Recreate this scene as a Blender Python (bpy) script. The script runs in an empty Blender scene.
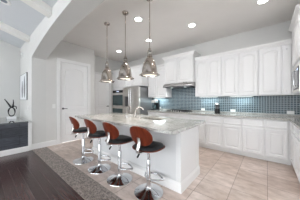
import bpy, bmesh, math, random
from mathutils import Vector, Matrix
random.seed(7)
S = bpy.context.scene
C = S.collection
PI = math.pi

# ------------------------------------------------------------------ camera, world, light, exposure
cam_d = bpy.data.cameras.new('camera')
cam = bpy.data.objects.new('camera', cam_d); C.objects.link(cam)
cam.location = (0, 0, 1.26)
cam.rotation_euler = (PI/2, 0, 0.691)
cam_d.sensor_width = 36.0
cam_d.lens = 141.0/300.0*36.0
cam_d.shift_y = 0.5/300.0
cam_d.clip_start = 0.02
S.camera = cam

W = bpy.data.worlds.new('daylight'); S.world = W
W.use_nodes = True
bgn = W.node_tree.nodes['Background']
bgn.inputs['Color'].default_value = (0.94, 0.97, 1.0, 1)
bgn.inputs['Strength'].default_value = 3.8
S.view_settings.view_transform = 'Standard'
S.view_settings.look = 'None'
S.view_settings.exposure = 0.76
S.view_settings.gamma = 1.0
S.view_settings.use_curve_mapping = False
LAMP_DOWN = 19.0        # watts per recessed light
LAMP_PEND = 9.0
LAMP_UNDER = 2.0
LAMP_HOOD_FILL = 4.0

# ------------------------------------------------------------------ materials
def new_mat(name):
    m = bpy.data.materials.new(name); m.use_nodes = True
    nt = m.node_tree
    return m, nt, nt.nodes['Principled BSDF']

def setp(b, color=None, rough=None, metal=None, spec=None, coat=None):
    if color: b.inputs['Base Color'].default_value = (*color, 1)
    if rough is not None: b.inputs['Roughness'].default_value = rough
    if metal is not None: b.inputs['Metallic'].default_value = metal
    if spec is not None: b.inputs['Specular IOR Level'].default_value = spec
    if coat is not None: b.inputs['Coat Weight'].default_value = coat

def coords(nt, scale=(1, 1, 1), loc=(0, 0, 0), swap=None):
    tc = nt.nodes.new('ShaderNodeTexCoord')
    src = tc.outputs['Object']
    if swap:
        sp = nt.nodes.new('ShaderNodeSeparateXYZ'); cb = nt.nodes.new('ShaderNodeCombineXYZ')
        nt.links.new(src, sp.inputs[0])
        for i, a in enumerate(swap):
            nt.links.new(sp.outputs[a], cb.inputs[i])
        src = cb.outputs[0]
    mp = nt.nodes.new('ShaderNodeMapping')
    mp.inputs['Scale'].default_value = scale
    mp.inputs['Location'].default_value = loc
    nt.links.new(src, mp.inputs['Vector'])
    return mp.outputs['Vector']

def noise(nt, vec, scale, detail=4, rough=0.55):
    n = nt.nodes.new('ShaderNodeTexNoise')
    n.inputs['Scale'].default_value = scale
    n.inputs['Detail'].default_value = detail
    n.inputs['Roughness'].default_value = rough
    if vec is not None: nt.links.new(vec, n.inputs['Vector'])
    return n.outputs['Fac']

def ramp(nt, fac, stops):
    r = nt.nodes.new('ShaderNodeValToRGB')
    cr = r.color_ramp
    while len(cr.elements) > 1: cr.elements.remove(cr.elements[-1])
    cr.elements[0].position = stops[0][0]; cr.elements[0].color = (*stops[0][1], 1)
    for p, c in stops[1:]:
        e = cr.elements.new(p); e.color = (*c, 1)
    nt.links.new(fac, r.inputs['Fac'])
    return r.outputs['Color']

def mixc(nt, fac, a, b, mode='MIX'):
    m = nt.nodes.new('ShaderNodeMix'); m.data_type = 'RGBA'; m.blend_type = mode
    ins = [i for i in m.inputs if i.type == 'RGBA']
    out = [o for o in m.outputs if o.type == 'RGBA'][0]
    if isinstance(fac, float): m.inputs[0].default_value = fac
    else: nt.links.new(fac, m.inputs[0])
    for i, v in zip(ins, (a, b)):
        if isinstance(v, tuple): i.default_value = (*v, 1)
        else: nt.links.new(v, i)
    return out

def bump(nt, b, height, strength=0.2, dist=0.01):
    bp = nt.nodes.new('ShaderNodeBump')
    bp.inputs['Strength'].default_value = strength
    bp.inputs['Distance'].default_value = dist
    nt.links.new(height, bp.inputs['Height'])
    nt.links.new(bp.outputs['Normal'], b.inputs['Normal'])

def brick(nt, vec, w, h, mortar, c1, c2, cm, offset=0.0, bias=0.0):
    n = nt.nodes.new('ShaderNodeTexBrick')
    n.offset = offset; n.squash = 1.0
    n.inputs['Scale'].default_value = 1.0
    n.inputs['Brick Width'].default_value = w
    n.inputs['Row Height'].default_value = h
    n.inputs['Mortar Size'].default_value = mortar
    n.inputs['Mortar Smooth'].default_value = 0.02
    n.inputs['Bias'].default_value = bias
    n.inputs['Color1'].default_value = (*c1, 1)
    n.inputs['Color2'].default_value = (*c2, 1)
    n.inputs['Mortar'].default_value = (*cm, 1)
    nt.links.new(vec, n.inputs['Vector'])
    return n

def plain(name, color, rough=0.5, metal=0.0, var=0.04, nscale=3.0, spec=None, coat=None, tex=0.0):
    m, nt, b = new_mat(name)
    setp(b, color, rough, metal, spec, coat)
    v = coords(nt)
    f = noise(nt, v, nscale)
    lo = tuple(c*(1-var) for c in color); hi = tuple(min(1, c*(1+var)) for c in color)
    nt.links.new(ramp(nt, f, [(0.3, lo), (0.7, hi)]), b.inputs['Base Color'])
    if tex > 0:
        bump(nt, b, noise(nt, v, 160, 2), tex, 0.004)
    return m

def emit(name, color, strength):
    m, nt, b = new_mat(name)
    setp(b, (0.9, 0.9, 0.88), 0.4)
    b.inputs['Emission Color'].default_value = (*color, 1)
    b.inputs['Emission Strength'].default_value = strength
    return m

M = {}
M['wall'] = plain('greige_wall_paint', (0.665, 0.66, 0.645), 0.85, var=0.015, tex=0.06)
M['wall_white'] = plain('white_wall_paint', (0.635, 0.635, 0.62), 0.85, var=0.015, tex=0.06)
M['ceil'] = plain('beige_ceiling_paint', (0.87, 0.85, 0.83), 0.9, var=0.015, tex=0.08)
M['ceil_liv'] = plain('pale_grey_ceiling_paint', (0.60, 0.62, 0.64), 0.9, var=0.015, tex=0.08)
M['beam'] = plain('white_beam_paint', (0.78, 0.77, 0.74), 0.7, var=0.02)
M['trim'] = plain('white_trim_paint', (0.80, 0.80, 0.80), 0.4, var=0.01)
M['cab'] = plain('white_cabinet_lacquer', (0.745, 0.747, 0.755), 0.35, var=0.01)
M['island'] = plain('island_panel_paint', (0.66, 0.67, 0.68), 0.45, var=0.02)
M['door'] = plain('white_door_paint', (0.84, 0.84, 0.845), 0.4, var=0.01)
M['brushed'] = plain('brushed_nickel', (0.46, 0.43, 0.40), 0.22, 1.0, var=0.05)
M['chrome'] = plain('chrome', (0.66, 0.67, 0.69), 0.08, 1.0, var=0.02)
M['nickel'] = plain('polished_nickel', (0.54, 0.485, 0.44), 0.10, 1.0, var=0.05)
M['steel'] = plain('brushed_steel', (0.72, 0.70, 0.67), 0.30, 1.0, var=0.05, nscale=6)
M['steel_side'] = plain('grey_appliance_side', (0.30, 0.31, 0.32), 0.4, 0.3, var=0.05)
M['dark_steel'] = plain('dark_steel', (0.10, 0.10, 0.105), 0.3, 0.6)
M['black'] = plain('black_enamel', (0.012, 0.012, 0.013), 0.42, spec=0.3)
M['blackglass'] = plain('dark_oven_glass', (0.02, 0.05, 0.055), 0.06, 0.0, spec=0.8)
M['mwglass'] = plain('grey_mirror_glass', (0.34, 0.35, 0.37), 0.2, 0.5)
M['hoodsteel'] = plain('dull_hood_steel', (0.44, 0.43, 0.42), 0.22, 1.0, var=0.08)
M['lens_off'] = plain('unlit_grey_lens', (0.20, 0.24, 0.29), 0.3)
M['leather'] = plain('black_leather', (0.012, 0.012, 0.014), 0.38, var=0.3, nscale=40, tex=0.15)
M['plastic'] = plain('white_plastic', (0.80, 0.80, 0.79), 0.35, var=0.01)
M['sculpt'] = plain('black_bronze', (0.010, 0.010, 0.012), 0.35, 0.2, var=0.3, nscale=12)
M['plinth'] = plain('white_stone_plinth', (0.84, 0.85, 0.86), 0.3, var=0.05, nscale=15)
M['paper'] = plain('white_print_paper', (0.80, 0.82, 0.85), 0.35, var=0.01)
M['ink'] = plain('grey_print_ink', (0.16, 0.17, 0.19), 0.5, var=0.5, nscale=30)
M['bluetop'] = plain('glossy_dark_console_top', (0.11, 0.12, 0.13), 0.06, 0.0, var=0.15, nscale=5, spec=1.0, coat=0.6)
M['glow'] = emit('downlight_lens', (1.0, 0.97, 0.92), 14.0)
M['pglow'] = emit('pendant_lens', (1.0, 0.90, 0.76), 0.5)
M['uglow'] = emit('under_cabinet_lens', (0.85, 0.97, 1.0), 1.5)
M['display'] = emit('blue_clock_display', (0.25, 0.45, 0.9), 0.4)

# dark wood floor: planks along x
m, nt, b = new_mat('dark_walnut_planks'); M['wood_floor'] = m
v = coords(nt, loc=(0.3, 0.02, 0))
bk = brick(nt, v, 1.6, 0.118, 0.0026, (0.068, 0.036, 0.034), (0.040, 0.021, 0.020), (0.085, 0.07, 0.068), 0.37)
g = ramp(nt, noise(nt, coords(nt, (3, 60, 1)), 1.0, 6), [(0.3, (0.6, 0.6, 0.6)), (0.7, (1.25, 1.2, 1.2))])
nt.links.new(mixc(nt, 1.0, bk.outputs['Color'], g, 'MULTIPLY'), b.inputs['Base Color'])
setp(b, rough=0.24, spec=0.5)
bump(nt, b, noise(nt, coords(nt, (2, 12, 1)), 2.0, 3), 0.12, 0.01)

# square travertine tile
m, nt, b = new_mat('travertine_tile'); M['tile'] = m
v = coords(nt, loc=(-0.01, -0.33, 0))
bk = brick(nt, v, 0.40, 0.395, 0.0035, (0.63, 0.545, 0.50), (0.50, 0.41, 0.36), (0.27, 0.22, 0.19), 0.0)
g = ramp(nt, noise(nt, coords(nt, (3.2, 6.5, 1)), 1.6, 7, 0.65), [(0.3, (0.72, 0.68, 0.64)), (0.55, (1.0, 1.0, 1.0)), (0.75, (1.22, 1.22, 1.25))])
g2 = ramp(nt, noise(nt, coords(nt), 1.1, 2), [(0.35, (0.88, 0.83, 0.79)), (0.65, (1.12, 1.12, 1.14))])
nt.links.new(mixc(nt, 1.0, mixc(nt, 1.0, bk.outputs['Color'], g, 'MULTIPLY'), g2, 'MULTIPLY'), b.inputs['Base Color'])
setp(b, rough=0.38)
bump(nt, b, bk.outputs['Fac'], -0.3, 0.003)

# mosaic border
m, nt, b = new_mat('stone_mosaic'); M['mosaic'] = m
v = coords(nt)
bk = brick(nt, v, 0.026, 0.021, 0.0028, (0.40, 0.34, 0.30), (0.075, 0.055, 0.047), (0.25, 0.215, 0.20), 0.5)
nt.links.new(bk.outputs['Color'], b.inputs['Base Color'])
setp(b, rough=0.5)
bump(nt, b, bk.outputs['Fac'], -0.4, 0.003)

# blue-grey glass backsplash tile
def tile_wall(name, swap):
    m, nt, b = new_mat(name)
    v = coords(nt, swap=swap)
    bk = brick(nt, v, 0.050, 0.048, 0.0052, (0.021, 0.056, 0.076), (0.009, 0.024, 0.033), (0.34, 0.39, 0.415), 0.0)
    nt.links.new(bk.outputs['Color'], b.inputs['Base Color'])
    nt.links.new(ramp(nt, bk.outputs['Fac'], [(0, (0.12,)*3), (1, (0.6,)*3)]), b.inputs['Roughness'])
    setp(b, spec=0.18)
    bump(nt, b, bk.outputs['Fac'], -0.4, 0.003)
    return m
M['splash'] = tile_wall('blue_glass_tile', (0, 2, 1))
M['splash_r'] = tile_wall('blue_glass_tile_side', (1, 2, 0))

# granite
def granite(name, stops, rough):
    m, nt, b = new_mat(name)
    v = coords(nt)
    f1 = ramp(nt, noise(nt, v, 42, 6, 0.75), stops)
    f2 = ramp(nt, noise(nt, v, 5, 4, 0.6), [(0.35, (0.82, 0.82, 0.80)), (0.65, (1.12, 1.12, 1.12))])
    nt.links.new(mixc(nt, 1.0, f1, f2, 'MULTIPLY'), b.inputs['Base Color'])
    setp(b, rough=rough, spec=0.5)
    return m
M['granite'] = granite('pale_granite', [(0.30, (0.13, 0.12, 0.11)), (0.43, (0.40, 0.395, 0.38)), (0.60, (0.58, 0.58, 0.56)), (0.72, (0.74, 0.74, 0.73))], 0.10)
M['granite2'] = granite('grey_granite', [(0.30, (0.10, 0.10, 0.09)), (0.45, (0.32, 0.31, 0.29)), (0.62, (0.46, 0.45, 0.43))], 0.14)

# stool veneer
m, nt, b = new_mat('red_walnut_veneer'); M['veneer'] = m  # reddish
g = noise(nt, coords(nt, (14, 2, 3)), 2.0, 6, 0.6)
nt.links.new(ramp(nt, g, [(0.3, (0.065, 0.012, 0.006)), (0.55, (0.150, 0.028, 0.012)), (0.75, (0.23, 0.048, 0.019))]), b.inputs['Base Color'])
setp(b, rough=0.32, spec=0.35)

# dark slate cladding of the ledge
m, nt, b = new_mat('dark_slate_cladding'); M['slate'] = m
v = coords(nt, swap=(1, 2, 0))
bk = brick(nt, v, 0.62, 0.205, 0.003, (0.056, 0.062, 0.076), (0.030, 0.033, 0.041), (0.014, 0.014, 0.016), 0.5)
g = ramp(nt, noise(nt, coords(nt, (1, 3, 14)), 2.0, 6, 0.7), [(0.3, (0.6, 0.6, 0.6)), (0.7, (1.6, 1.6, 1.65))])
nt.links.new(mixc(nt, 1.0, bk.outputs['Color'], g, 'MULTIPLY'), b.inputs['Base Color'])
setp(b, rough=0.42)

# ------------------------------------------------------------------ mesh helpers
class MB:
    def __init__(self): self.bm = bmesh.new()
    def box(self, x0, x1, y0, y1, z0, z1, bev=0.0):
        r = bmesh.ops.create_cube(self.bm, size=1.0)
        vs = r['verts']
        bmesh.ops.scale(self.bm, vec=(x1-x0, y1-y0, z1-z0), verts=vs)
        bmesh.ops.translate(self.bm, vec=((x0+x1)/2, (y0+y1)/2, (z0+z1)/2), verts=vs)
        if bev > 0:
            es = list({e for v_ in vs for e in v_.link_edges})
            bmesh.ops.bevel(self.bm, geom=es, offset=bev, segments=2, affect='EDGES', profile=0.6)
        return self
    def lathe(self, prof, seg=32, center=(0, 0, 0), caps=True):
        bm = self.bm; rings = []
        cx, cy, cz = center
        for r, z in prof:
            if r < 1e-6:
                rings.append([bm.verts.new((cx, cy, cz+z))])
            else:
                rings.append([bm.verts.new((cx+r*math.cos(2*PI*i/seg), cy+r*math.sin(2*PI*i/seg), cz+z)) for i in range(seg)])
        for a, b_ in zip(rings, rings[1:]):
            if len(a) == 1 and len(b_) == 1: continue
            for i in range(seg):
                j = (i+1) % seg
                if len(a) == 1: bm.faces.new((a[0], b_[j], b_[i]))
                elif len(b_) == 1: bm.faces.new((a[i], a[j], b_[0]))
                else: bm.faces.new((a[i], a[j], b_[j], b_[i]))
        if caps:
            for r in (rings[0], rings[-1]):
                if len(r) > 2:
                    try: bm.faces.new(r)
                    except ValueError: pass
        return self
    def tube(self, pts, rad, seg=10, closed=False, flat=None):
        """round (or flattened) bar swept through points"""
        bm = self.bm; pts = [Vector(p) for p in pts]; n = len(pts); rings = []
        up = Vector((0, 0, 1)); prev = None
        for i, p in enumerate(pts):
            a = pts[(i-1) % n] if (closed or i > 0) else p
            c_ = pts[(i+1) % n] if (closed or i < n-1) else p
            t = (c_-a).normalized()
            if prev is None:
                s = t.cross(up)
                if s.length < 1e-3: s = t.cross(Vector((0, 1, 0)))
                s.normalize()
            else:
                s = (prev - t*prev.dot(t)).normalized()
            prev = s
            u = s.cross(t).normalized()
            rr = rad[i] if isinstance(rad, (list, tuple)) else rad
            rs, ru = (rr, rr) if flat is None else flat
            rings.append([bm.verts.new(p + s*rs*math.cos(2*PI*k/seg) + u*ru*math.sin(2*PI*k/seg)) for k in range(seg)])
        m_ = n if closed else n-1
        for i in range(m_):
            a, b_ = rings[i], rings[(i+1) % n]
            for k in range(seg):
                l = (k+1) % seg
                bm.faces.new((a[k], a[l], b_[l], b_[k]))
        if not closed:
            bm.faces.new(rings[0][::-1]); bm.faces.new(rings[-1])
        return self
    def prism(self, poly, axis, a, b_):
        """2-D polygon extruded along axis from a to b"""
        bm = self.bm
        def mk(p, t):
            if axis == 'x': return (t, p[0], p[1])
            if axis == 'y': return (p[0], t, p[1])
            return (p[0], p[1], t)
        r0 = [bm.verts.new(mk(p, a)) for p in poly]
        r1 = [bm.verts.new(mk(p, b_)) for p in poly]
        n = len(poly)
        for i in range(n):
            j = (i+1) % n
            bm.faces.new((r0[i], r0[j], r1[j], r1[i]))
        bm.faces.new(r0[::-1]); bm.faces.new(r1)
        return self
    def sweep(self, path, prof):
        """profile [(outward offset, z)] swept with mitres along a level path; outward is to the right of travel"""
        bm = self.bm; n = len(path); P = [Vector((p[0], p[1])) for p in path]; rings = []
        for i in range(n):
            d0 = (P[i]-P[i-1]).normalized() if i > 0 else None
            d1 = (P[i+1]-P[i]).normalized() if i < n-1 else None
            if d0 is None: d0 = d1
            if d1 is None: d1 = d0
            n0 = Vector((d0.y, -d0.x)); n1 = Vector((d1.y, -d1.x))
            mt = (n0+n1).normalized(); k = 1.0/max(0.3, mt.dot(n0))
            rings.append([bm.verts.new((P[i].x+mt.x*k*o, P[i].y+mt.y*k*o, z)) for o, z in prof])
        m_ = len(prof)
        for a, b_ in zip(rings, rings[1:]):
            for k in range(m_):
                l = (k+1) % m_
                bm.faces.new((a[k], a[l], b_[l], b_[k]))
        bm.faces.new(rings[0][::-1]); bm.faces.new(rings[-1])
        return self
    def panel(self, x0, x1, z0, z1, y0, t, ml, mr, mbm, mtp, arch=0.0, rec=0.008, raised=True, cells=None):
        """closed slab facing -y (back at y0, front at y0-t) with a recessed, raised-centre panel; arch lifts the panel top"""
        bm = self.bm; yf = y0-t; na = 11 if arch > 0 else 2
        def loop(il, ir, ib, it, y, a, outer=False):
            xa, xb, za, zb = x0+il, x1-ir, z0+ib, z1-it
            L = [(xa, za), (xb, za)]
            for k in range(na):
                f = k/(na-1)
                xx = xb+(xa-xb)*f
                zz = zb - (0 if outer else a*(2*f-1)**2)
                L.append((xx, zz))
            return [bm.verts.new((p[0], y, p[1])) for p in L]
        A = [loop(0, 0, 0, 0, y0, 0, True), loop(0, 0, 0, 0, yf+0.012, 0, True), loop(.009, .009, .009, .009, yf, 0, True),
             loop(ml, mr, mbm, mtp, yf, arch), loop(ml+.006, mr+.006, mbm+.006, mtp+.006, yf+rec, arch)]
        if raised:
            A += [loop(ml+.018, mr+.018, mbm+.018, mtp+.018, yf+rec, arch), loop(ml+.038, mr+.038, mbm+.038, mtp+.038, yf+.002, arch)]
        n = len(A[0])
        for a, b_ in zip(A, A[1:]):
            for k in range(n):
                l = (k+1) % n
                bm.faces.new((a[k], a[l], b_[l], b_[k]))
        bm.faces.new(A[-1]); bm.faces.new(A[0][::-1])
        return self
    def build(self, name, mat, parent=None, smooth=False, bevel=0.0):
        bm = self.bm
        bmesh.ops.remove_doubles(bm, verts=bm.verts, dist=1e-6)
        bmesh.ops.recalc_face_normals(bm, faces=bm.faces)
        me = bpy.data.meshes.new(name); bm.to_mesh(me); bm.free()
        me.materials.append(mat)
        if smooth:
            me.polygons.foreach_set('use_smooth', [True]*len(me.polygons))
            try: me.set_sharp_from_angle(angle=math.radians(40))
            except Exception: pass
        o = bpy.data.objects.new(name, me); C.objects.link(o)
        if parent is not None: o.parent = parent
        if bevel > 0:
            md = o.modifiers.new('bevel', 'BEVEL'); md.width = bevel; md.segments = 2; md.limit_method = 'ANGLE'
        return o

def tag(o, label=None, cat=None, group=None, kind=None):
    if label: o['label'] = label
    if cat: o['category'] = cat
    if group: o['group'] = group
    if kind: o['kind'] = kind
    return o
def thing(name, label, cat, loc=(0, 0, 0), rz=0.0, group=None):
    o = bpy.data.objects.new(name, None); C.objects.link(o)
    o.empty_display_size = 0.1
    o.location = loc; o.rotation_euler = (0, 0, rz)
    return tag(o, label, cat, group)
def struct(name, mb, mat, label, cat, smooth=False):
    return tag(mb.build(name, mat, smooth=smooth), label, cat, kind='structure')
def copy_tree(o, parent=None):
    c = o.copy(); C.objects.link(c)
    if parent is not None: c.parent = parent
    for ch in list(o.children): copy_tree(ch, c)
    return c

# ------------------------------------------------------------------ room constants (metres; camera at the origin looking left of +y)
ZC = 3.03            # kitchen ceiling
YB = 4.37            # back wall
XR = 0.98            # right wall
XP = -4.64           # pantry wall / arch jamb
XK = -5.20           # kitchen left wall past the pantry
XL = -6.20           # living-room left wall
YA, YA2 = 0.85, 1.16 # arch wall faces
YP = 2.56            # end of pantry wall
YF, YU, YD = 3.76, 4.05, 3.74   # base fronts, upper fronts, deep tower fronts

# ------------------------------------------------------------------ setting
struct('floor', MB().box(XL-.2, 4.0, -4.0, YA, -.06, 0), M['wood_floor'], 'dark walnut plank floor in front of the arch', 'floor')
mb = MB(); mb.box(XL, 4.0, -4.1, -4.0, 0, .25); mb.box(XL, 4.0, -4.1, -4.0, 2.75, 4.6)  # unseen wall with openings, added to shape daylight and reflections
for a_, b_ in ((XL, -5.7), (-3.5, -3.1), (-.9, -.5), (1.7, 2.1), (3.8, 4.0)): mb.box(a_, b_, -4.1, -4.0, .25, 2.75)
struct('wall_front', mb, M['wall_white'], 'unseen window wall added behind the camera to shape the daylight', 'wall')
struct('wall_living_right', MB().box(4.0, 4.1, -4.1, YA, 0, 4.6), M['wall'], 'unseen living room wall added to the right behind the camera', 'wall')  # out of view, added to give darker reflections on the right
struct('floor_mosaic', MB().box(XL-.2, 4.0, YA, YA2, -.06, 0), M['mosaic'], 'speckled brown mosaic strip of floor under the arch', 'floor')
struct('floor_tile', MB().box(XL-.2, 4.0, YA2, YB+.1, -.06, 0), M['tile'], 'beige square tile floor of the kitchen', 'floor')
struct('ceiling', MB().box(XL-.2, XR+.1, YA2, YB+.1, ZC, ZC+.1), M['ceil'], 'flat beige kitchen ceiling', 'ceiling')
struct('wall_back', MB().box(XK-.1, XR+.1, YB, YB+.1, 0, ZC), M['wall'], 'grey kitchen back wall above the white cabinets', 'wall')
struct('wall_right', MB().box(XR, XR+.1, 2.32, YB, 0, ZC).box(XR, XR+.1, YA2, 2.32, 2.70, ZC).box(XR, XR+.1, YA2, 2.32, 0, 1.05), M['wall'], 'grey wall behind the right-hand cabinets', 'wall')  # opening nearer the arch is out of view, added to admit daylight
struct('wall_left', MB().box(XL-.1, XL, -4.0, YA, 0, 4.6), M['wall_white'], 'pale wall behind the dark ledge at far left', 'wall')
# pantry wall with a door opening
DY0, DY1, DZ = 1.50, 2.32, 2.40
mb = MB()
mb.box(XP-.11, XP, YA2, DY0, 0, ZC); mb.box(XP-.11, XP, DY1, YP, 0, ZC); mb.box(XP-.11, XP, DY0, DY1, DZ, ZC)
struct('wall_pantry', mb, M['wall'], 'grey wall with the white pantry door, left of the island', 'wall')
mb = MB(); mb.box(XK-.1, XP-.11, YP-.11, YP, 0, ZC)
struct('wall_pantry_return', mb, M['wall'], 'short return wall at the far end of the pantry', 'wall')
D2Y0, D2Y1 = 2.90, 3.56
mb = MB(); mb.box(XK-.1, XK, YP, D2Y0, 0, ZC); mb.box(XK-.1, XK, D2Y1, YB, 0, ZC); mb.box(XK-.1, XK, D2Y0, D2Y1, 2.32, ZC)
struct('wall_kitchen_left', mb, M['wall_white'], 'pale wall left of the double oven', 'wall')
# arch wall
XA0, XA1, ZS, ZK = XP, XR, 2.37, 2.715
poly = [(XL, 0), (XA0, 0), (XA0, ZS)]
NA = 40
for i in range(1, NA):
    t = -1 + 2*i/NA
    R = ((2.81**2) + (ZK-ZS)**2)/(2*(ZK-ZS)); 
    x = (XA0+XA1)/2 + t*(XA1-XA0)/2
    z = ZK - R + math.sqrt(R*R - (t*(XA1-XA0)/2)**2)
    poly.append((x, z))
poly += [(XA1, ZS), (XA1, 0), (4.0, 0), (4.0, 3.6), (XL, 3.6)]
struct('wall_arch', MB().prism(poly, 'y', YA, YA2), M['wall_white'], 'thick white wall with the wide flat arch opening', 'wall')
# living-room sloped ceiling and beams
SL = 0.30; Z0 = 2.965
def zl(y): return Z0 + SL*(YA-y)
struct('ceiling_living', MB().prism([(YA, zl(YA)), (YA, zl(YA)+.1), (-4.0, zl(-4)+.1), (-4.0, zl(-4))], 'x', XL, 4.0), M['ceil_liv'], 'pale sloping ceiling at upper left', 'ceiling')
for nm, x0, lab in (('ceiling_beam', -5.02, 'white ceiling beam above the dark ledge, nearest the left edge'),
                    ('ceiling_beam', -3.22, 'white ceiling beam ending just left of the arch top')):
    mb = MB().prism([(YA-.001, zl(YA)+.02), (YA-.001, zl(YA)-.13), (-4.0, zl(-4)-.13), (-4.0, zl(-4)+.02)], 'x', x0, x0+.19)
    tag(mb.build(nm, M['beam'], bevel=.008), lab, 'ceiling beam', kind='structure')
# baseboards
bprof = [(0, 0), (.016, 0), (.016, .105), (.010, .118), (.006, .135), (0, .135)]
mb = MB().sweep([(XP, DY0-.075), (XP, YA), (XP-.002, YA)], [(-o, z) for o, z in bprof])
# travel towards -y on a wall facing +x : outward (+x) is to the left, hence the negated offsets
struct('baseboard_left', MB().box(XP, XP+.016, YA-.0, DY0-.09, 0, .125).box(XP, XP+.010, YA, DY0-.09, .125, .14), M['trim'], 'white baseboard between the arch corner and the pantry door', 'baseboard')
mb.bm.free()
struct('baseboard_pantry', MB().box(XP, XP+.016, DY1+.09, YP, 0, .125).box(XP, XP+.010, DY1+.09, YP, .125, .14), M['trim'], 'white baseboard right of the pantry door', 'baseboard')
struct('wall_tile_back', MB().box(-3.50, .95, YB-.012, YB, .955, 1.372).box(-2.605, -1.627, YB-.012, YB, 1.372, 1.74), M['splash'], 'blue glass tile backsplash behind the cooktop', 'backsplash')
struct('wall_tile_right', MB().box(XR-.012, XR, 2.34, YB-.012, .955, 1.386), M['splash_r'], 'blue glass tile backsplash on the right wall', 'backsplash')

# ------------------------------------------------------------------ doors of the room
def room_door(name, label, y0, y1, ztop, x, handle_right, archd, trimw=.09):
    """local frame: door faces -y locally, turned to face +x"""
    d = thing(name, label, 'door', (x, y0, 0), PI/2)
    d['kind'] = 'structure'
    w = y1-y0
    mb = MB()
    mb.box(-trimw, 0, -.02, 0, 0, ztop+trimw, .004); mb.box(w, w+trimw, -.02, 0, 0, ztop+trimw, .004); mb.box(0, w, -.02, 0, ztop, ztop+trimw, .004)
    mb.box(0, .012, 0, .105, 0, ztop); mb.box(w-.012, w, 0, .105, 0, ztop); mb.box(.012, w-.012, 0, .105, ztop-.012, ztop)
    mb.build('door_frame', M['trim'], d)
    mb = MB(); zs = .98
    mb.panel(.015, w-.015, .012, zs, .05, .04, .11, .11, .20, .07, 0, .012)
    mb.panel(.015, w-.015, zs, ztop-.015, .05, .04, .11, .11, .08, .14, archd, .012)
    mb.build('door_panel', M['door'], d)
    hx = w-.075 if handle_right else .075
    sg = -1 if handle_right else 1
    h = MB()
    h.tube([(hx, .012, 1.02), (hx, -.008, 1.02)], .027, 16)
    h.tube([(hx, -.005, 1.02), (hx, -.045, 1.02)], .010, 10)
    h.tube([(hx, -.042, 1.02), (hx+sg*.05, -.045, 1.02), (hx+sg*.105, -.040, 1.015)], .0095, 10)
    ho = h.build('door_handle', M['dark_steel'], d, smooth=True)
    ho['label'] = 'dark lever handle'
    return d
room_door('door_1', 'white pantry door with arched upper panel and dark lever handle', DY0, DY1, DZ, XP, False, .07)
room_door('door_2', 'narrow white door between the pantry corner and the double oven', D2Y0, D2Y1, 2.32, XK, True, .05, .07)

# ------------------------------------------------------------------ cabinets
crown = [(0, 0), (.012, 0), (.016, .016), (.028, .030), (.046, .048), (.056, .055), (.060, .070), (.060, .085), (0, .085)]
def base_cabinet(label, loc, rz, w, depth=.60, drawer=True, group=None, endpanel=False):
    c = thing('base_cabinet', label, 'cabinet', loc, rz, group)
    MB().box(0, w, .0, depth, .10, .873).build('body', M['cab'], c)
    MB().box(0, w, .085, depth, 0, .10).build('toe_kick', M['trim'], c)
    g = .010; wr = w-.05 if w < .3999 and w > .3951 else w-g
    MB().panel(g, wr, .125, .680, 0, .023, .055, .055, .055, .055, 0, .013).build('door', M['cab'], c)
    MB().panel(g, wr, .706, .858, 0, .023, .026, .026, .026, .026, 0, .012, False).build('drawer', M['cab'], c)
    return c
BW = .395
names = ['first', 'second', 'third', 'fourth', 'fifth', 'sixth', 'seventh', 'eighth', 'ninth']
x_right = .365
# corner filler unit then the run to the left
k = 0
xs = [(-.03, .369)] + [(-.03-BW*(i+1), -.03-BW*i) for i in range(8)]
for i, (x0, x1) in enumerate(xs):
    if i == 0: lab = 'white base cabinet under the back counter, in the right-hand corner'
    else: lab = f'white base cabinet on the back wall, {names[i]} from the right corner'
    base_cabinet(lab, (x0, YF, 0), 0, x1-x0, group='base cabinets along the back wall')
xs_end = xs[-1][0]
# right run, fronts facing -x
for i, (y1, w) in enumerate([(3.735, .46), (3.275, .46), (2.815, .46)]):
    base_cabinet(['white base cabinet at the right edge, next to the back corner', 'white base cabinet at the right edge, second from the back corner',
                  'white base cabinet at the right edge, nearest the camera'][i],
                 (.37, y1, 0), -PI/2, w, group='base cabinets along the right wall')

def wall_cabinet(label, loc, rz, w, h, depth, ndoors, arch=.045, crown_path=None, group=None, rail=True, zdoor0=.012, ctop=0.0, doors=None):
    c = thing('wall_cabinet', label, 'cabinet', loc, rz, group)
    MB().box(0, w, 0, depth, 0, h).build('body', M['cab'], c)
    if doors is None:
        dw = w/ndoors
        doors = [(dw*i, dw*(i+1)) for i in range(ndoors)]
    for a, b_ in doors:
        MB().panel(a+.008, b_-.008, zdoor0, h-.022, 0, .02, .055, .055, .055, .055, arch, .013).build('door', M['cab'], c)
    if crown_path:
        MB().sweep(crown_path, [(o, z+h-.005) for o, z in crown]).build('crown', M['trim'], c)
    return c
U0, UH = 1.372, 1.055   # underside of uppers, body height (crown on top to about 2.51)
gu = 'white wall cabinets along the back wall'
def upper(label, x0, x1, nd=2, **kw):
    return wall_cabinet(label, (x0, YU, U0), 0, x1-x0, UH, YB-YU-.002, nd, crown_path=[(0, 0), (x1-x0, 0)], group=gu, **kw)
upper('white two-door wall cabinet between the refrigerator and the range hood', -3.44, -2.613)
upper('white two-door wall cabinet immediately right of the range hood', -1.619, -.912, doors=[(.0, .349), (.349, .707)])
upper('white two-door wall cabinet, second right of the range hood', -.908, -.145)
upper('white wall cabinet in the right corner beside the microwave cabinet', -.141, .96, doors=[(.0, .385), (.385, .54)])
# raised hood cabinet
HX0, HX1, HY = -2.61, -1.622, 3.90
wall_cabinet('raised white two-door cabinet directly above the range hood', (HX0, HY, 1.795), 0, HX1-HX0, .80, YB-HY-.002, 2, .04,
             crown_path=[(0, YB-HY-.01), (0, 0), (HX1-HX0, 0), (HX1-HX0, YB-HY-.01)])
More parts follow.
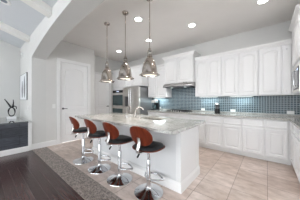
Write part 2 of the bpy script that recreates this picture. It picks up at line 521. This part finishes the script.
# right-hand microwave cabinet, facing -x
RX = .405; RY1 = 3.985; RW = .86
c = thing('wall_cabinet', 'tall white crown-topped cabinet holding the microwave at the right edge', 'cabinet', (RX, RY1, 1.39), -PI/2)
mb = MB()
mb.box(0, .055, 0, XR-RX-.002, 0, 1.24); mb.box(RW-.055, RW, 0, XR-RX-.002, 0, 1.24)
mb.box(.055, RW-.055, 0, XR-RX-.002, 0, .018); mb.box(.055, RW-.055, 0, XR-RX-.002, .485, 1.24); mb.box(.055, RW-.055, .5, XR-RX-.002, .018, .485)
mb.build('body', M['cab'], c)
for a, b_ in ((.0, RW/2), (RW/2, RW)):
    MB().panel(a+.012, b_-.008, .53, 1.21, 0, .02, .055, .055, .055, .055, .045, .008).build('door', M['cab'], c)
MB().sweep([(0, XR-RX-.01), (0, 0), (RW, 0), (RW, XR-RX-.01)], [(o, z+1.235) for o, z in crown]).build('crown', M['trim'], c)
mw = thing('microwave', 'built-in microwave with steel trim frame at the right edge', 'microwave', (RX, RY1-.058, 1.4095), -PI/2)
mb = MB(); fw = RW-.116
mb.box(0, fw, -.010, .0, 0, .04, .002); mb.box(0, fw, -.010, 0, .42, .462, .002); mb.box(0, .04, -.010, 0, .04, .42, .002); mb.box(fw-.04, fw, -.010, 0, .04, .42, .002)
mb.build('trim_frame', M['steel'], mw)
MB().box(.042, fw-.042, -.004, .42, .042, .418).build('case', M['dark_steel'], mw)
MB().box(.060, fw-.20, -.020, -.005, .060, .40, .004).build('door', M['mwglass'], mw)
MB().box(fw-.19, fw-.060, -.018, -.005, .060, .40, .004).build('control_panel', M['dark_steel'], mw)
h = MB().tube([(fw-.215, -.020, .09), (fw-.215, -.05, .11), (fw-.215, -.05, .34), (fw-.215, -.020, .36)], .009)
h.build('handle', M['chrome'], mw, smooth=True)
MB().box(fw-.175, fw-.080, -.0205, -.0182, .345, .38).build('display', M['display'], mw)

# deep oven tower on the back wall
OX0, OX1 = XK+.002, -4.421
c = thing('oven_cabinet', 'tall white cabinet housing the double oven, left of the refrigerator', 'cabinet', (OX0, YD, 0))
w = OX1-OX0; dp = YB-YD-.002
oa, ob = -5.180-OX0, -4.465-OX0
mb = MB()
mb.box(0, oa, 0, dp, .10, 2.47); mb.box(ob, w, 0, dp, .10, 2.47); mb.box(oa, ob, 0, dp, .10, .50); mb.box(oa, ob, 0, dp, 1.70, 2.47)
mb.box(0, w, .08, dp, 0, .10); mb.box(oa, ob, .56, dp, .50, 1.70)
mb.build('body', M['cab'], c)
MB().panel(.01, w/2-.004, 1.76, 2.445, 0, .02, .055, .055, .055, .055, .04, .008).build('door', M['cab'], c)
MB().panel(w/2+.004, w-.01, 1.76, 2.445, 0, .02, .055, .055, .055, .055, .04, .008).build('door', M['cab'], c)
MB().panel(.01, w-.01, .13, .47, 0, .02, .05, .05, .05, .05, 0, .008).build('drawer', M['cab'], c)
MB().sweep([(0.0, 0), (w, 0)], [(o, z+2.465) for o, z in crown]).build('crown', M['trim'], c)
ov = thing('double_oven', 'stainless double wall oven with dark glass doors', 'oven', (OX0+oa+.003, YD, .505))
w2 = ob-oa-.006
MB().box(0, w2, -.02, .54, 0, 1.19).build('case', M['steel'], ov)
def odoor(z0, z1):
    d = MB().box(.004, w2-.004, -.045, -.021, z0, z1, .004).build('door', M['steel'], ov)
    MB().box(.022, w2-.022, -.049, -.0455, z0+.025, z1-.075).build('window', M['blackglass'], d)
    MB().tube([(.05, -.046, z1-.04), (.05, -.085, z1-.04), (w2-.05, -.085, z1-.04), (w2-.05, -.046, z1-.04)], .010).build('handle', M['steel'], d, smooth=True)
odoor(.02, .50); odoor(.53, 1.06)
cp = MB().box(.004, w2-.004, -.040, -.021, 1.075, 1.185, .003).build('control_panel', M['black'], ov)
MB().box(w2*.38, w2*.62, -.042, -.0405, 1.11, 1.15).build('display', M['display'], cp)

# refrigerator
FX0, FX1, FY = -4.405, -3.492, 3.69
fr = thing('refrigerator', 'stainless french-door refrigerator beside the double oven', 'refrigerator', (FX0, FY, 0))
fwid = FX1-FX0
MB().box(.004, fwid-.004, 0, .655, .03, 1.755, .006).build('case', M['steel_side'], fr)
MB().box(.02, fwid-.02, .03, .60, 0, .03).build('base_grille', M['black'], fr)
ld = MB()
zz0, zz1 = .76, 1.77
ld.box(.003, fwid/2-.003, -.065, -.004, zz0, 1.02, .006); ld.box(.003, .10, -.065, -.004, 1.02, 1.42); ld.box(.32, fwid/2-.003, -.065, -.004, 1.02, 1.42); ld.box(.003, fwid/2-.003, -.065, -.004, 1.42, zz1, .006)
ld.box(.10, .32, -.012, -.004, 1.02, 1.42)
ldo = ld.build('door', M['steel'], fr)
dsp = MB().box(.105, .315, -.03, -.0125, 1.025, 1.415).build('dispenser', M['dark_steel'], ldo)
MB().tube([(fwid/2-.045, -.066, .84), (fwid/2-.045, -.115, .87), (fwid/2-.045, -.115, 1.66), (fwid/2-.045, -.066, 1.69)], .013).build('handle', M['chrome'], ldo, smooth=True)
rdo = MB().box(fwid/2+.003, fwid-.003, -.065, -.004, zz0, zz1, .006).build('door', M['steel'], fr)
MB().tube([(fwid/2+.045, -.066, .84), (fwid/2+.045, -.115, .87), (fwid/2+.045, -.115, 1.66), (fwid/2+.045, -.066, 1.69)], .013).build('handle', M['chrome'], rdo, smooth=True)
fdo = MB().box(.003, fwid-.003, -.065, -.004, .07, .75, .006).build('freezer_drawer', M['steel'], fr)
MB().tube([(.08, -.066, .66), (.08, -.11, .66), (fwid-.08, -.11, .66), (fwid-.08, -.066, .66)], .012).build('handle', M['chrome'], fdo, smooth=True)
# cabinet over the refrigerator
wall_cabinet('deep white cabinet above the refrigerator', (-4.418, YD, 1.80), 0, .973, .67, YB-YD-.002, 2, .03, crown_path=[(0, 0), (.973, 0), (.973, YU-YD-.09)],
             doors=[(.01, .487), (.487, .963)])

# ------------------------------------------------------------------ counters
mb = MB().prism([(xs_end-.01, YF-.04), (.33, YF-.04), (.33, 2.335), (XR-.001, 2.335), (XR-.001, YB-.001), (xs_end-.01, YB-.001)], 'z', .875, .915)
mb.box(xs_end-.01, .96, YB-.022, YB-.001, .9155, .955)
ct = tag(mb.build('countertop', M['granite2'], bevel=.006), 'grey granite worktop running along the back and right walls', 'countertop')

# ------------------------------------------------------------------ hood and cooktop
hd = thing('range_hood', 'stainless under-cabinet range hood above the cooktop', 'range hood', (HX0+.002, 3.84, 1.675))
hw = HX1-HX0-.004
mb = MB().prism([(-.02, .0), (YB-3.84-.015, 0), (YB-3.84-.015, .118), (.055, .118), (-.02, .055)], 'x', 0, hw)
mb.build('canopy', M['hoodsteel'], hd, bevel=.004)
MB().box(0, hw, -.026, -.0205, .0, .022).build('front_lip', M['dark_steel'], hd)
MB().box(.06, hw-.06, .03, .44, -.008, -.0005).build('filter', M['dark_steel'], hd)
for hx in (.25, .71):  # unseen hood lamps, added to brighten the tiles below
    lo_ = MB().lathe([(0, -.012), (.035, -.012), (.035, -.0085), (0, -.0085)], 20, (hx, .12, 0)).build('fill_lamp_lens', M['uglow'], hd)
    hl = bpy.data.lights.new('hood_fill_bulb', 'SPOT'); hl.energy = LAMP_HOOD_FILL; hl.spot_size = math.radians(160); hl.spot_blend = .6; hl.shadow_soft_size = .03
    ho_ = bpy.data.objects.new('hood_fill_bulb', hl); C.objects.link(ho_); ho_.location = (hx, .12, -.03); ho_.parent = hd
for i in range(3):
    MB().lathe([(0, 0), (.012, 0), (.012, .012), (0, .012)], 14, (hw*.72+i*.045, .01, .1185)).build('button', M['black'], hd)
ckt = thing('cooktop', 'black gas cooktop set into the back counter below the hood', 'cooktop', (-2.50, 3.83, .916))
MB().box(0, .70, 0, .44, 0, .010, .004).build('top', M['black'], ckt)
for i in range(3):
    g = MB(); x0 = .02+i*.22
    for xx in (x0, x0+.10, x0+.21): g.box(xx, xx+.012, .03, .41, .032, .046)
    for yy in (.03, .21, .398): g.box(x0, x0+.222, yy, yy+.012, .032, .046)
    for xx in (x0, x0+.21):
        for yy in (.03, .398): g.box(xx, xx+.012, yy, yy+.012, .010, .032)
    g.build('grate', M['black'], ckt)
    for yy in (.12, .31):
        MB().lathe([(0, 0), (.04, 0), (.04, .010), (.026, .013), (.026, .020), (0, .020)], 20, (x0+.11, yy, .0102)).build('burner', M['dark_steel'], ckt, smooth=True)
for i in range(5):
    MB().lathe([(0, 0), (.016, 0), (.014, .02), (0, .02)], 14, (.19+i*.08, .018, .0102)).build('knob', M['steel'], ckt, smooth=True)

# ------------------------------------------------------------------ island
IX0, IX1, IY0, IY1 = -3.24, -.903, 1.750, 2.42
isl = thing('kitchen_island', 'white kitchen island base with plain panels and tall baseboard', 'kitchen island', (IX0, IY0, 0))
iw, idp = IX1-IX0, IY1-IY0
MB().box(0, iw-.012, 0, .02, 0, .874).box(0, iw-.012, idp-.02, idp, 0, .874).box(0, .02, .02, idp-.02, 0, .874).box(.02, iw-.012, .02, idp-.02, .08, .10).build('body', M['island'], isl)
MB().box(iw-.012, iw, -.004, idp, .0, .874).build('end_panel', M['cab'], isl)
MB().box(iw-.07, iw+.006, -.010, .0, .14, .874, .002).build('corner_post', M['cab'], isl)
bp2 = [(0, 0), (.018, 0), (.018, .105), (.012, .118), (.006, .14), (0, .14)]
MB().sweep([(0, idp), (0, -.004), (iw, -.004), (iw, idp)], [(o+.0005, z) for o, z in bp2]).build('baseboard', M['trim'], isl)
for i in range(4):
    MB().box(.02+i*iw/4, iw/4*(i+1)-.02, idp+.0, idp+.02, .16, .85, .003).build('door', M['cab'], isl)
# top with a sink opening
def rrect(x0, x1, y0, y1, r, n=8):
    pts = []
    for cx, cy, a0 in ((x1-r, y0+r, -PI/2), (x1-r, y1-r, 0), (x0+r, y1-r, PI/2), (x0+r, y0+r, PI)):
        for i in range(n+1):
            a = a0+PI/2*i/n
            pts.append((cx+r*math.cos(a), cy+r*math.sin(a)))
    return pts
SX0, SX1, SY0, SY1 = -1.99, -1.42, 1.98, 2.36
bm = bmesh.new()
edges = []
for lp in (rrect(-3.40, -.80, 1.375, 2.485, .05), rrect(SX0, SX1, SY0, SY1, .04)):
    vs = [bm.verts.new((p[0], p[1], .875)) for p in lp]
    edges += [bm.edges.new((vs[i], vs[(i+1) % len(vs)])) for i in range(len(vs))]
bmesh.ops.triangle_fill(bm, use_beauty=True, use_dissolve=False, edges=edges)
r = bmesh.ops.extrude_face_region(bm, geom=bm.faces[:])
bmesh.ops.translate(bm, vec=(0, 0, .04), verts=[g_ for g_ in r['geom'] if isinstance(g_, bmesh.types.BMVert)])
mb = MB(); mb.bm.free(); mb.bm = bm
tag(mb.build('countertop', M['granite'], bevel=.006), 'pale speckled granite worktop on the kitchen island', 'countertop')
sk = thing('sink', 'undermount steel sink set in the island worktop', 'sink', ((SX0+SX1)/2, (SY0+SY1)/2, .66))
sw, sd = (SX1-SX0)/2-.004, (SY1-SY0)/2-.004
mb = MB()
mb.box(-sw, sw, -sd, sd, 0, .006); mb.box(-sw, -sw+.006, -sd, sd, .006, .212); mb.box(sw-.006, sw, -sd, sd, .006, .212)
mb.box(-sw+.006, sw-.006, -sd, -sd+.006, .006, .212); mb.box(-sw+.006, sw-.006, sd-.006, sd, .006, .212)
mb.build('basin', M['steel'], sk)
MB().lathe([(0, 0), (.042, 0), (.042, .004), (0, .004)], 20, (0, 0, .0062)).build('drain', M['chrome'], sk)

fa = thing('faucet', 'brushed nickel arched faucet on the island beside the sink', 'faucet', (-2.06, 2.015, .9152), -1.25)
MB().lathe([(0, 0), (.027, 0), (.027, .008), (.018, .014), (.0165, .085), (.013, .092), (0, .092)], 20).build('body', M['brushed'], fa, smooth=True)
pts = [(0, 0, .088), (0, .012, .135), (0, .035, .175), (0, .07, .203), (0, .11, .213), (0, .145, .205), (0, .17, .182), (0, .182, .155)]
MB().tube(pts, [.0135, .0125, .012, .0115, .0115, .012, .0135, .0145], 12).build('spout', M['brushed'], fa, smooth=True)
MB().tube([(.012, 0, .055), (.035, -.01, .065), (.065, -.02, .10)], .006, 8).build('lever', M['brushed'], fa, smooth=True)
f2 = thing('water_tap', 'slim gooseneck filter tap left of the main faucet', 'faucet', (-2.235, 1.955, .9152), -1.5)
MB().lathe([(0, 0), (.018, 0), (.018, .008), (.009, .012), (.009, .04), (0, .04)], 16).build('base', M['chrome'], f2, smooth=True)
pts = [(0, 0, .035), (0, 0, .18)] + [(0, .055-.055*math.cos(a), .18+.055*math.sin(a)) for a in [PI*i_/10 for i_ in range(1, 11)]] + [(0, .11, .10)]
MB().tube(pts, .0065, 10).build('spout', M['brushed'], f2, smooth=True)
MB().tube([(.008, 0, .03), (.035, 0, .045)], .004, 8).build('lever', M['chrome'], f2, smooth=True)
sd_ = thing('soap_dispenser', 'short nickel soap pump right of the main faucet', 'soap dispenser', (-1.83, 1.925, .9152), -.3)
MB().lathe([(0, 0), (.022, 0), (.020, .010), (.012, .014), (.010, .055), (0, .055)], 16).build('base', M['brushed'], sd_, smooth=True)
MB().tube([(0, 0, .05), (0, 0, .075), (0, .03, .085), (0, .075, .075)], .007, 8).build('spout', M['brushed'], sd_, smooth=True)

# ------------------------------------------------------------------ bar stools
def oval_shell(mb, fn, a, b_, thick, rings=7, seg=36, pw=2.0):
    """closed curved plate: superellipse domain (a, b) mapped by fn(u, v) -> point; thickness along the surface normal"""
    bm = mb.bm
    def nrm(u, v):
        e = 1e-3
        p = fn(u, v); du = fn(u+e, v)-p; dv = fn(u, v+e)-p
        return du.cross(dv).normalized()
    layers = []
    for sgn in (0.5, -0.5):
        L = []
        for k in range(rings+1):
            s = k/rings
            if k == 0:
                L.append([bm.verts.new(fn(0, 0)+nrm(0, 0)*thick*sgn)]); continue
            row = []
            for i in range(seg):
                t = 2*PI*i/seg
                cu, sv = math.cos(t), math.sin(t)
                u = a*s*math.copysign(abs(cu)**(2/pw), cu); v = b_*s*math.copysign(abs(sv)**(2/pw), sv)
                row.append(bm.verts.new(fn(u, v)+nrm(u, v)*thick*sgn*(0.55 if k == rings else 1)))
            L.append(row)
        layers.append(L)
    for L in layers:
        for i in range(seg):
            j = (i+1) % seg
            bm.faces.new((L[0][0], L[1][i], L[1][j]))
            for k in range(1, rings):
                bm.faces.new((L[k][i], L[k+1][i], L[k+1][j], L[k][j]))
    A, B = layers[0][-1], layers[1][-1]
    for i in range(seg):
        j = (i+1) % seg
        bm.faces.new((A[i], B[i], B[j], A[j]))
    return mb

def make_stool():
    t = thing('bar_stool', '', 'bar stool', (0, 0, 0), 0, 'bar stools along the island')
    MB().lathe([(0, 0), (.195, 0), (.200, .004), (.198, .009), (.17, .018), (.12, .032), (.07, .050), (.040, .068), (.031, .085), (.030, .10), (0, .10)], 48).build('base', M['chrome'], t, smooth=True)
    MB().lathe([(0, .10), (.029, .10), (.029, .44), (.024, .45), (.024, .455), (.019, .46), (.019, .595), (0, .595)], 24).build('column', M['chrome'], t, smooth=True)
    # footrest: collar and a D-shaped loop towards the island
    f = MB()
    f.lathe([(.030, .150), (.036, .150), (.036, .190), (.030, .190)], 24, caps=False)
    pts = [(-.034, .0, .170), (-.11, .06, .168), (-.155, .13, .166)]
    pts += [(-.155+.31*i/8, .13+.07*math.sin(PI*i/8)+.0, .166) for i in range(1, 8)]
    pts += [(.155, .13, .166), (.11, .06, .168), (.034, 0, .17)]
    f.tube(pts, .013, 10)
    f.build('footrest', M['chrome'], t, smooth=True)
    # swivel plate + lever
    MB().lathe([(0, .590), (.07, .590), (.09, .600), (.09, .607), (0, .607)], 24).build('swivel_plate', M['black'], t)
    lv = MB().tube([(.02, -.02, .590), (-.06, -.085, .57), (-.085, -.105, .535)], .006, 8).build('lever', M['chrome'], t, smooth=True)
    MB().tube([(-.082, -.103, .54), (-.103, -.122, .49)], .012, 10).build('lever_grip', M['black'], lv, smooth=True)
    # plywood seat shell, dished and rolled down at the front
    def seat(u, v):
        return Vector((u, v, .620 + .22*u*u - .50*max(0, v-.12)**2*1.2 + .25*max(0, -v-.10)**2))
    oval_shell(MB(), seat, .215, .205, .014, pw=2.6).build('seat_shell', M['veneer'], t, smooth=True)
    # padded cushion
    bmc = MB()
    def cush(s):
        def f_(u, v):
            r = min(1.0, ((abs(u)/.200)**2.6+(abs(v)/.190)**2.6)**(1/2.6))
            base = seat(u, v).z+.010
            return Vector((u, v, base + s*.048*max(0, 1-r**5)**.55))
        return f_
    bm = bmc.bm; seg, rg = 40, 9; lay = []
    for s in (1, .0):
        fn = cush(s); L = [[bm.verts.new(fn(0, 0))]]
        for k in range(1, rg+1):
            q = (k/rg)**.7; row = []
            for i in range(seg):
                a = 2*PI*i/seg; cu, sv = math.cos(a), math.sin(a)
                row.append(bm.verts.new(fn(.200*q*math.copysign(abs(cu)**(2/2.6), cu), .190*q*math.copysign(abs(sv)**(2/2.6), sv))))
            L.append(row)
        for i in range(seg):
            j = (i+1) % seg
            bm.faces.new((L[0][0], L[1][i], L[1][j]))
            for k in range(1, rg): bm.faces.new((L[k][i], L[k+1][i], L[k+1][j], L[k][j]))
        lay.append(L)
    bmc.build('cushion', M['leather'], t, smooth=True)
    # curved oval backrest
    def back(u, v):
        return Vector((u, -.208 + 1.2*u*u - .34*v - .4*v*v, .812+v*.95))
    bo = oval_shell(MB(), back, .182, .137, .013, pw=2.2).build('backrest', M['veneer'], t, smooth=True)
    # flat chrome bracket from under the seat to the middle of the back
    br = MB()
    br.tube([(0, -.08, .598), (0, -.17, .598), (0, -.228, .606), (0, -.240, .64), (0, -.218, .70), (0, -.212, .74), (0, -.220, .79)], .02, 12, flat=(.026, .007))
    br.build('bracket', M['steel'], t, smooth=True)
    return t
stool0 = make_stool()
spots = [((-1.250, 1.485), .06, 'wood and black leather bar stool nearest the camera'),
         ((-1.81, 1.43), .02, 'wood and black leather bar stool, second nearest the camera'),
         ((-2.38, 1.415), .0, 'wood and black leather bar stool, third nearest the camera'),
         ((-2.975, 1.395), .0, 'wood and black leather bar stool farthest from the camera, by the pantry door')]
for i, ((x, y), rz, lab) in enumerate(spots):
    o = stool0 if i == 0 else copy_tree(stool0)
    o.location = (x, y, 0.0005); o.rotation_euler = (0, 0, rz); o['label'] = lab

# ------------------------------------------------------------------ pendants
def lamp(name, kind, loc, energy, color, parent, **kw):
    l = bpy.data.lights.new(name, kind); l.energy = energy; l.color = color
    for k_, v_ in kw.items(): setattr(l, k_, v_)
    o = bpy.data.objects.new(name, l); C.objects.link(o); o.location = loc; o.parent = parent
    return o
def make_pendant():
    p = thing('pendant_lamp', '', 'pendant lamp', (0, 0, 0), 0, 'nickel pendants over the island')
    H_ = ZC-1.685      # rim height below the ceiling; local z = 0 at the rim
    MB().lathe([(0, H_), (.065, H_), (.065, H_-.012), (.055, H_-.030), (.020, H_-.040), (0, H_-.040)], 28).build('canopy', M['nickel'], p, smooth=True)
    MB().tube([(0, 0, H_-.035), (0, 0, .47)], .0085, 12).build('rod', M['nickel'], p, smooth=True)
    y = MB()
    y.lathe([(0, .475), (.016, .475), (.020, .465), (.020, .44), (.034, .435), (.034, .42), (0, .42)], 20)
    for s in (-1, 1): y.tube([(s*.030, 0, .425), (s*.033, 0, .37), (s*.034, 0, .312)], .0065, 8)
    y.tube([(-.046, 0, .335), (.046, 0, .335)], .007, 8)
    y.lathe([(.0, .385), (.020, .38), (.022, .34), (.022, .31), (0, .31)], 16)
    y.build('yoke', M['nickel'], p, smooth=True)
    sh = MB().lathe([(.022, .330), (.034, .325), (.054, .305), (.077, .274), (.096, .237), (.112, .192), (.124, .142), (.131, .090), (.136, .045),
                     (.150, .038), (.157, .030), (.159, .006), (.154, .0), (.140, .0), (.132, .040), (.127, .090), (.120, .140), (.108, .190), (.092, .232), (.071, .268), (.034, .299), (.022, .305)], 40, caps=False)
    sh.build('shade', M['nickel'], p, smooth=True)
    for s in (-1, 1):
        MB().tube([(s*.152, 0, .016), (s*.172, 0, .016), (s*.176, 0, .016)], [.008, .012, .009], 10).build('clip', M['nickel'], p, smooth=True)
    MB().lathe([(0, .020), (.136, .020), (.136, .026), (0, .026)], 32).build('diffuser', M['pglow'], p)
    lamp('pendant_bulb', 'SPOT', (0, 0, -.014), LAMP_PEND, (1.0, .90, .78), p, shadow_soft_size=.03, spot_size=math.radians(140), spot_blend=.8)
    return p
pend0 = make_pendant()
for i, ((x, y), lab) in enumerate([((-2.83, 1.87), 'polished nickel pendant farthest left, nearest the pantry door'), ((-2.19, 1.87), 'polished nickel pendant in the middle of the three'),
                                  ((-1.555, 1.87), 'polished nickel pendant nearest the camera, in front of the hood cabinets')]):
    o = pend0 if i == 0 else copy_tree(pend0)
    o.location = (x, y, 1.685); o.rotation_euler = (0, 0, .69); o['label'] = lab

# ------------------------------------------------------------------ recessed lights
def make_down():
    d = thing('recessed_light', '', 'ceiling light', (0, 0, ZC), 0, 'recessed ceiling lights')
    MB().lathe([(.068, -.0008), (.098, -.0008), (.098, -.005), (.090, -.010), (.070, -.008)], 32, caps=False).build('trim_ring', M['plastic'], d, smooth=True)
    MB().lathe([(0, -.003), (.069, -.003), (.069, -.0065), (0, -.0065)], 32).build('lens', M['glow'], d)
    lamp('bulb', 'SPOT', (0, 0, -.03), LAMP_DOWN, (1.0, .96, .91), d, spot_size=math.radians(125), spot_blend=1.0, shadow_soft_size=.07)
    return d
down0 = make_down()
for i, ((x, y), lab) in enumerate([((-2.15, 2.20), 'recessed ceiling light between the two right-hand pendant rods'),
                                   ((-2.67, 3.17), 'recessed ceiling light just left of the nearest pendant rod, towards the hood'),
                                   ((-4.07, 3.18), 'recessed ceiling light between the left and middle pendants, over the ovens'),
                                   ((-1.35, 3.18), 'recessed ceiling light at top centre-right, in front of the wall cabinets'),
                                   ((-.05, 3.20), 'recessed ceiling light cut by the top edge at upper right'),
                                   ((-.15, 2.05), 'added unseen ceiling light over the walkway right of the island, above the frame')]):  # last entry is an added light, out of view, brightening the island end
    o = down0 if i == 0 else copy_tree(down0)
    o.location = (x, y, ZC); o['label'] = lab
# unlit recessed fixture in the sloping ceiling
u = thing('recessed_light', 'round unlit recessed light in the sloping ceiling, top left corner', 'ceiling light', (-3.78, .27, zl(.27)))
u.rotation_euler = (-math.atan(SL), 0, 0)
MB().lathe([(.075, -.001), (.125, -.001), (.125, -.008), (.105, -.018), (.075, -.012)], 36, caps=False).build('trim_ring', M['plastic'], u, smooth=True)
MB().lathe([(0, -.002), (.076, -.002), (.076, -.006), (.03, -.003), (0, -.003)], 32).build('lens', M['lens_off'], u)

# under-cabinet lights
for x0, x1, lab in ((-3.30, -2.80, 'slim light bar under the cabinet left of the hood'), (-.75, -.25, 'slim light bar under the wall cabinets, midway along the back counter'),
                    (-1.55, -1.05, 'slim light bar under the wall cabinet immediately right of the hood')):
    t = thing('light_bar', lab, 'light', ((x0+x1)/2, 4.22, U0-.0005))
    w = (x1-x0)/2
    MB().box(-w, w, -.03, .03, -.016, 0, .003).build('housing', M['plastic'], t)
    MB().box(-w+.02, w-.02, -.022, .022, -.019, -.0165).build('lens', M['uglow'], t)
    lamp('light_strip', 'AREA', (0, 0, -.025), LAMP_UNDER*(1.8 if x0 < -2 else 1.0), (.80, .96, 1.0), t, shape='RECTANGLE', size=w*2-.05, size_y=.04)

# ------------------------------------------------------------------ counter-top things
t = thing('coffee_grinder', 'small black and steel grinder on the back counter under the wall cabinets', 'coffee grinder', (-1.03, 4.10, .9155))
MB().lathe([(0, 0), (.066, 0), (.068, .006), (.066, .10), (.060, .125), (0, .125)], 28).build('base', M['black'], t, smooth=True)
MB().lathe([(0, .125), (.050, .125), (.046, .14), (.052, .20), (.060, .235), (0, .235)], 28).build('hopper', M['dark_steel'], t, smooth=True)
MB().lathe([(0, .235), (.060, .235), (.060, .25), (.040, .262), (.012, .266), (.010, .28), (0, .282)], 28).build('lid', M['steel'], t, smooth=True)
t = thing('coffee_maker', 'black coffee maker on the back counter beside the refrigerator', 'coffee maker', (-3.16, 4.14, .9155))
MB().box(-.10, .10, -.13, .12, 0, .035, .008).build('base', M['black'], t)
MB().box(-.10, .10, .03, .12, .035, .36, .008).build('tower', M['black'], t)
MB().box(-.10, .10, -.13, .028, .26, .36, .008).build('brew_head', M['steel'], t)
MB().lathe([(0, .037), (.062, .037), (.068, .08), (.060, .15), (.045, .18), (.048, .195), (0, .195)], 24, (0, -.055, 0)).build('carafe', M['blackglass'], t, smooth=True)

def outlet(label, loc, rz, w=.115, h=.115, n=2, cat='outlet'):
    o = thing('outlet' if cat == 'outlet' else 'light_switch', label, cat, loc, rz)
    MB().box(-w/2, w/2, -.006, 0, -h/2, h/2, .002).build('plate', M['plastic'], o)
    for i in range(n):
        x = (i-(n-1)/2)*.047
        MB().box(x-.016, x+.016, -.010, -.0062, -h*.29, h*.29, .002).build('socket' if cat == 'outlet' else 'rocker', M['plastic'], o)
yw = YB-.0125
outlet('white outlet plate on the backsplash, right of the cooktop', (-1.50, yw, .985), 0, .115, .075)
outlet('white outlet plate on the backsplash, right of the black grinder', (-.70, yw, .985), 0, .125, .075)
outlet('white outlet plate on the backsplash at the far right corner', (.405, yw, .995), 0, .12, .072)
outlet('white outlet plate on the backsplash, left of the cooktop', (-3.12, yw, .985), 0, .115, .075)
outlet('white switch plate on the arch wall below the framed print', (-5.02, YA-.0003, 1.06), 0, .075, .12, 1, 'light switch')
outlet('white switch plate on the grey wall left of the pantry door', (XP+.0003, 1.34, 1.10), PI/2, .075, .12, 1, 'light switch')
t = thing('wall_sensor', 'small white sensor on the arch wall high above the framed print', 'sensor', (-5.86, YA-.0003, 2.68))
MB().box(-.03, .03, -.03, 0, -.07, .07, .008).build('case', M['plastic'], t)
MB().box(-.018, .018, -.032, -.0302, -.05, -.01).build('lens', M['ink'], t)

# ------------------------------------------------------------------ dark ledge, sculpture, picture
lg = thing('built_in_ledge', 'low dark slate-clad ledge with glossy top at the left edge', 'ledge', (0, 0, 0))
LX1 = -4.60
MB().box(XL+.001, LX1, -1.6, YA-.075, 0, .70).build('base', M['slate'], lg)
MB().box(XL+.001, LX1+.012, -1.61, YA-.070, .701, .742, .004).build('top', M['bluetop'], lg)
MB().box(LX1, LX1+.018, -1.6, YA-.06, 0, .105).box(LX1, LX1+.010, -1.6, YA-.06, .105, .125).build('baseboard', M['trim'], lg)
ec = MB().box(XL+.001, LX1+.002, YA-.0745, YA-.002, 0, .70).build('end_cap', M['trim'], lg)
ec['label'] = 'white end cap'
sc = thing('sculpture', 'black abstract ring sculpture with raised arms on a white block', 'sculpture', (-5.60, .585, .7425), PI/2)
sc.scale = (.88, .88, .97)
MB().box(-.115, .105, -.07, .07, 0, .065, .004).build('plinth', M['plinth'], sc)
rg = [(.078*math.cos(a)-.0, 0, .20+.125*math.sin(a)) for a in [2*PI*i/28 for i in range(28)]]
f = MB().tube(rg, [.016+.005*math.sin(3*2*PI*i/28) for i in range(28)], 10, closed=True)
f.tube([(-.01, 0, .31), (-.05, 0, .39), (-.11, -.01, .49), (-.165, -.01, .575)], [.026, .022, .017, .011], 10)
f.tube([(.0, 0, .31), (.03, 0, .38), (.042, .01, .47), (.035, .01, .56)], [.026, .022, .015, .009], 10)
f.tube([(.01, 0, .32), (.06, .01, .37), (.105, .01, .35), (.115, 0, .28)], [.024, .018, .014, .010], 10)
f.tube([(0, 0, .065), (0, 0, .09)], .028, 10)
f.build('figure', M['sculpt'], sc, smooth=True)
pc = thing('framed_print', 'framed print of two tall grey shapes on the arch wall', 'picture', (-5.60, YA-.0005, 1.66))
pw, ph = .50, .385
mb = MB()
fw_, ft = .012, -.024
mb.box(-pw, pw, ft, 0, ph-fw_, ph, .002); mb.box(-pw, pw, ft, 0, -ph, -ph+fw_, .002); mb.box(-pw, -pw+fw_, ft, 0, -ph+fw_, ph-fw_, .002); mb.box(pw-fw_, pw, ft, 0, -ph+fw_, ph-fw_, .002)
mb.build('frame', M['dark_steel'], pc)
MB().box(-pw+fw_, pw-fw_, -.02, 0, -ph+fw_, ph-fw_).build('print', M['paper'], pc)
for cx, cz, a, b_ in ((-.13, -.06, .10, .26), (.20, 0.0, .11, .32)):
    MB().prism([(cx+a*math.cos(t_)*(1-.45*max(0, math.sin(t_))), cz+b_*math.sin(t_)) for t_ in [2*PI*i/28 for i in range(28)]], 'y', -.0215, -.0202).build('motif', M['ink'], pc)
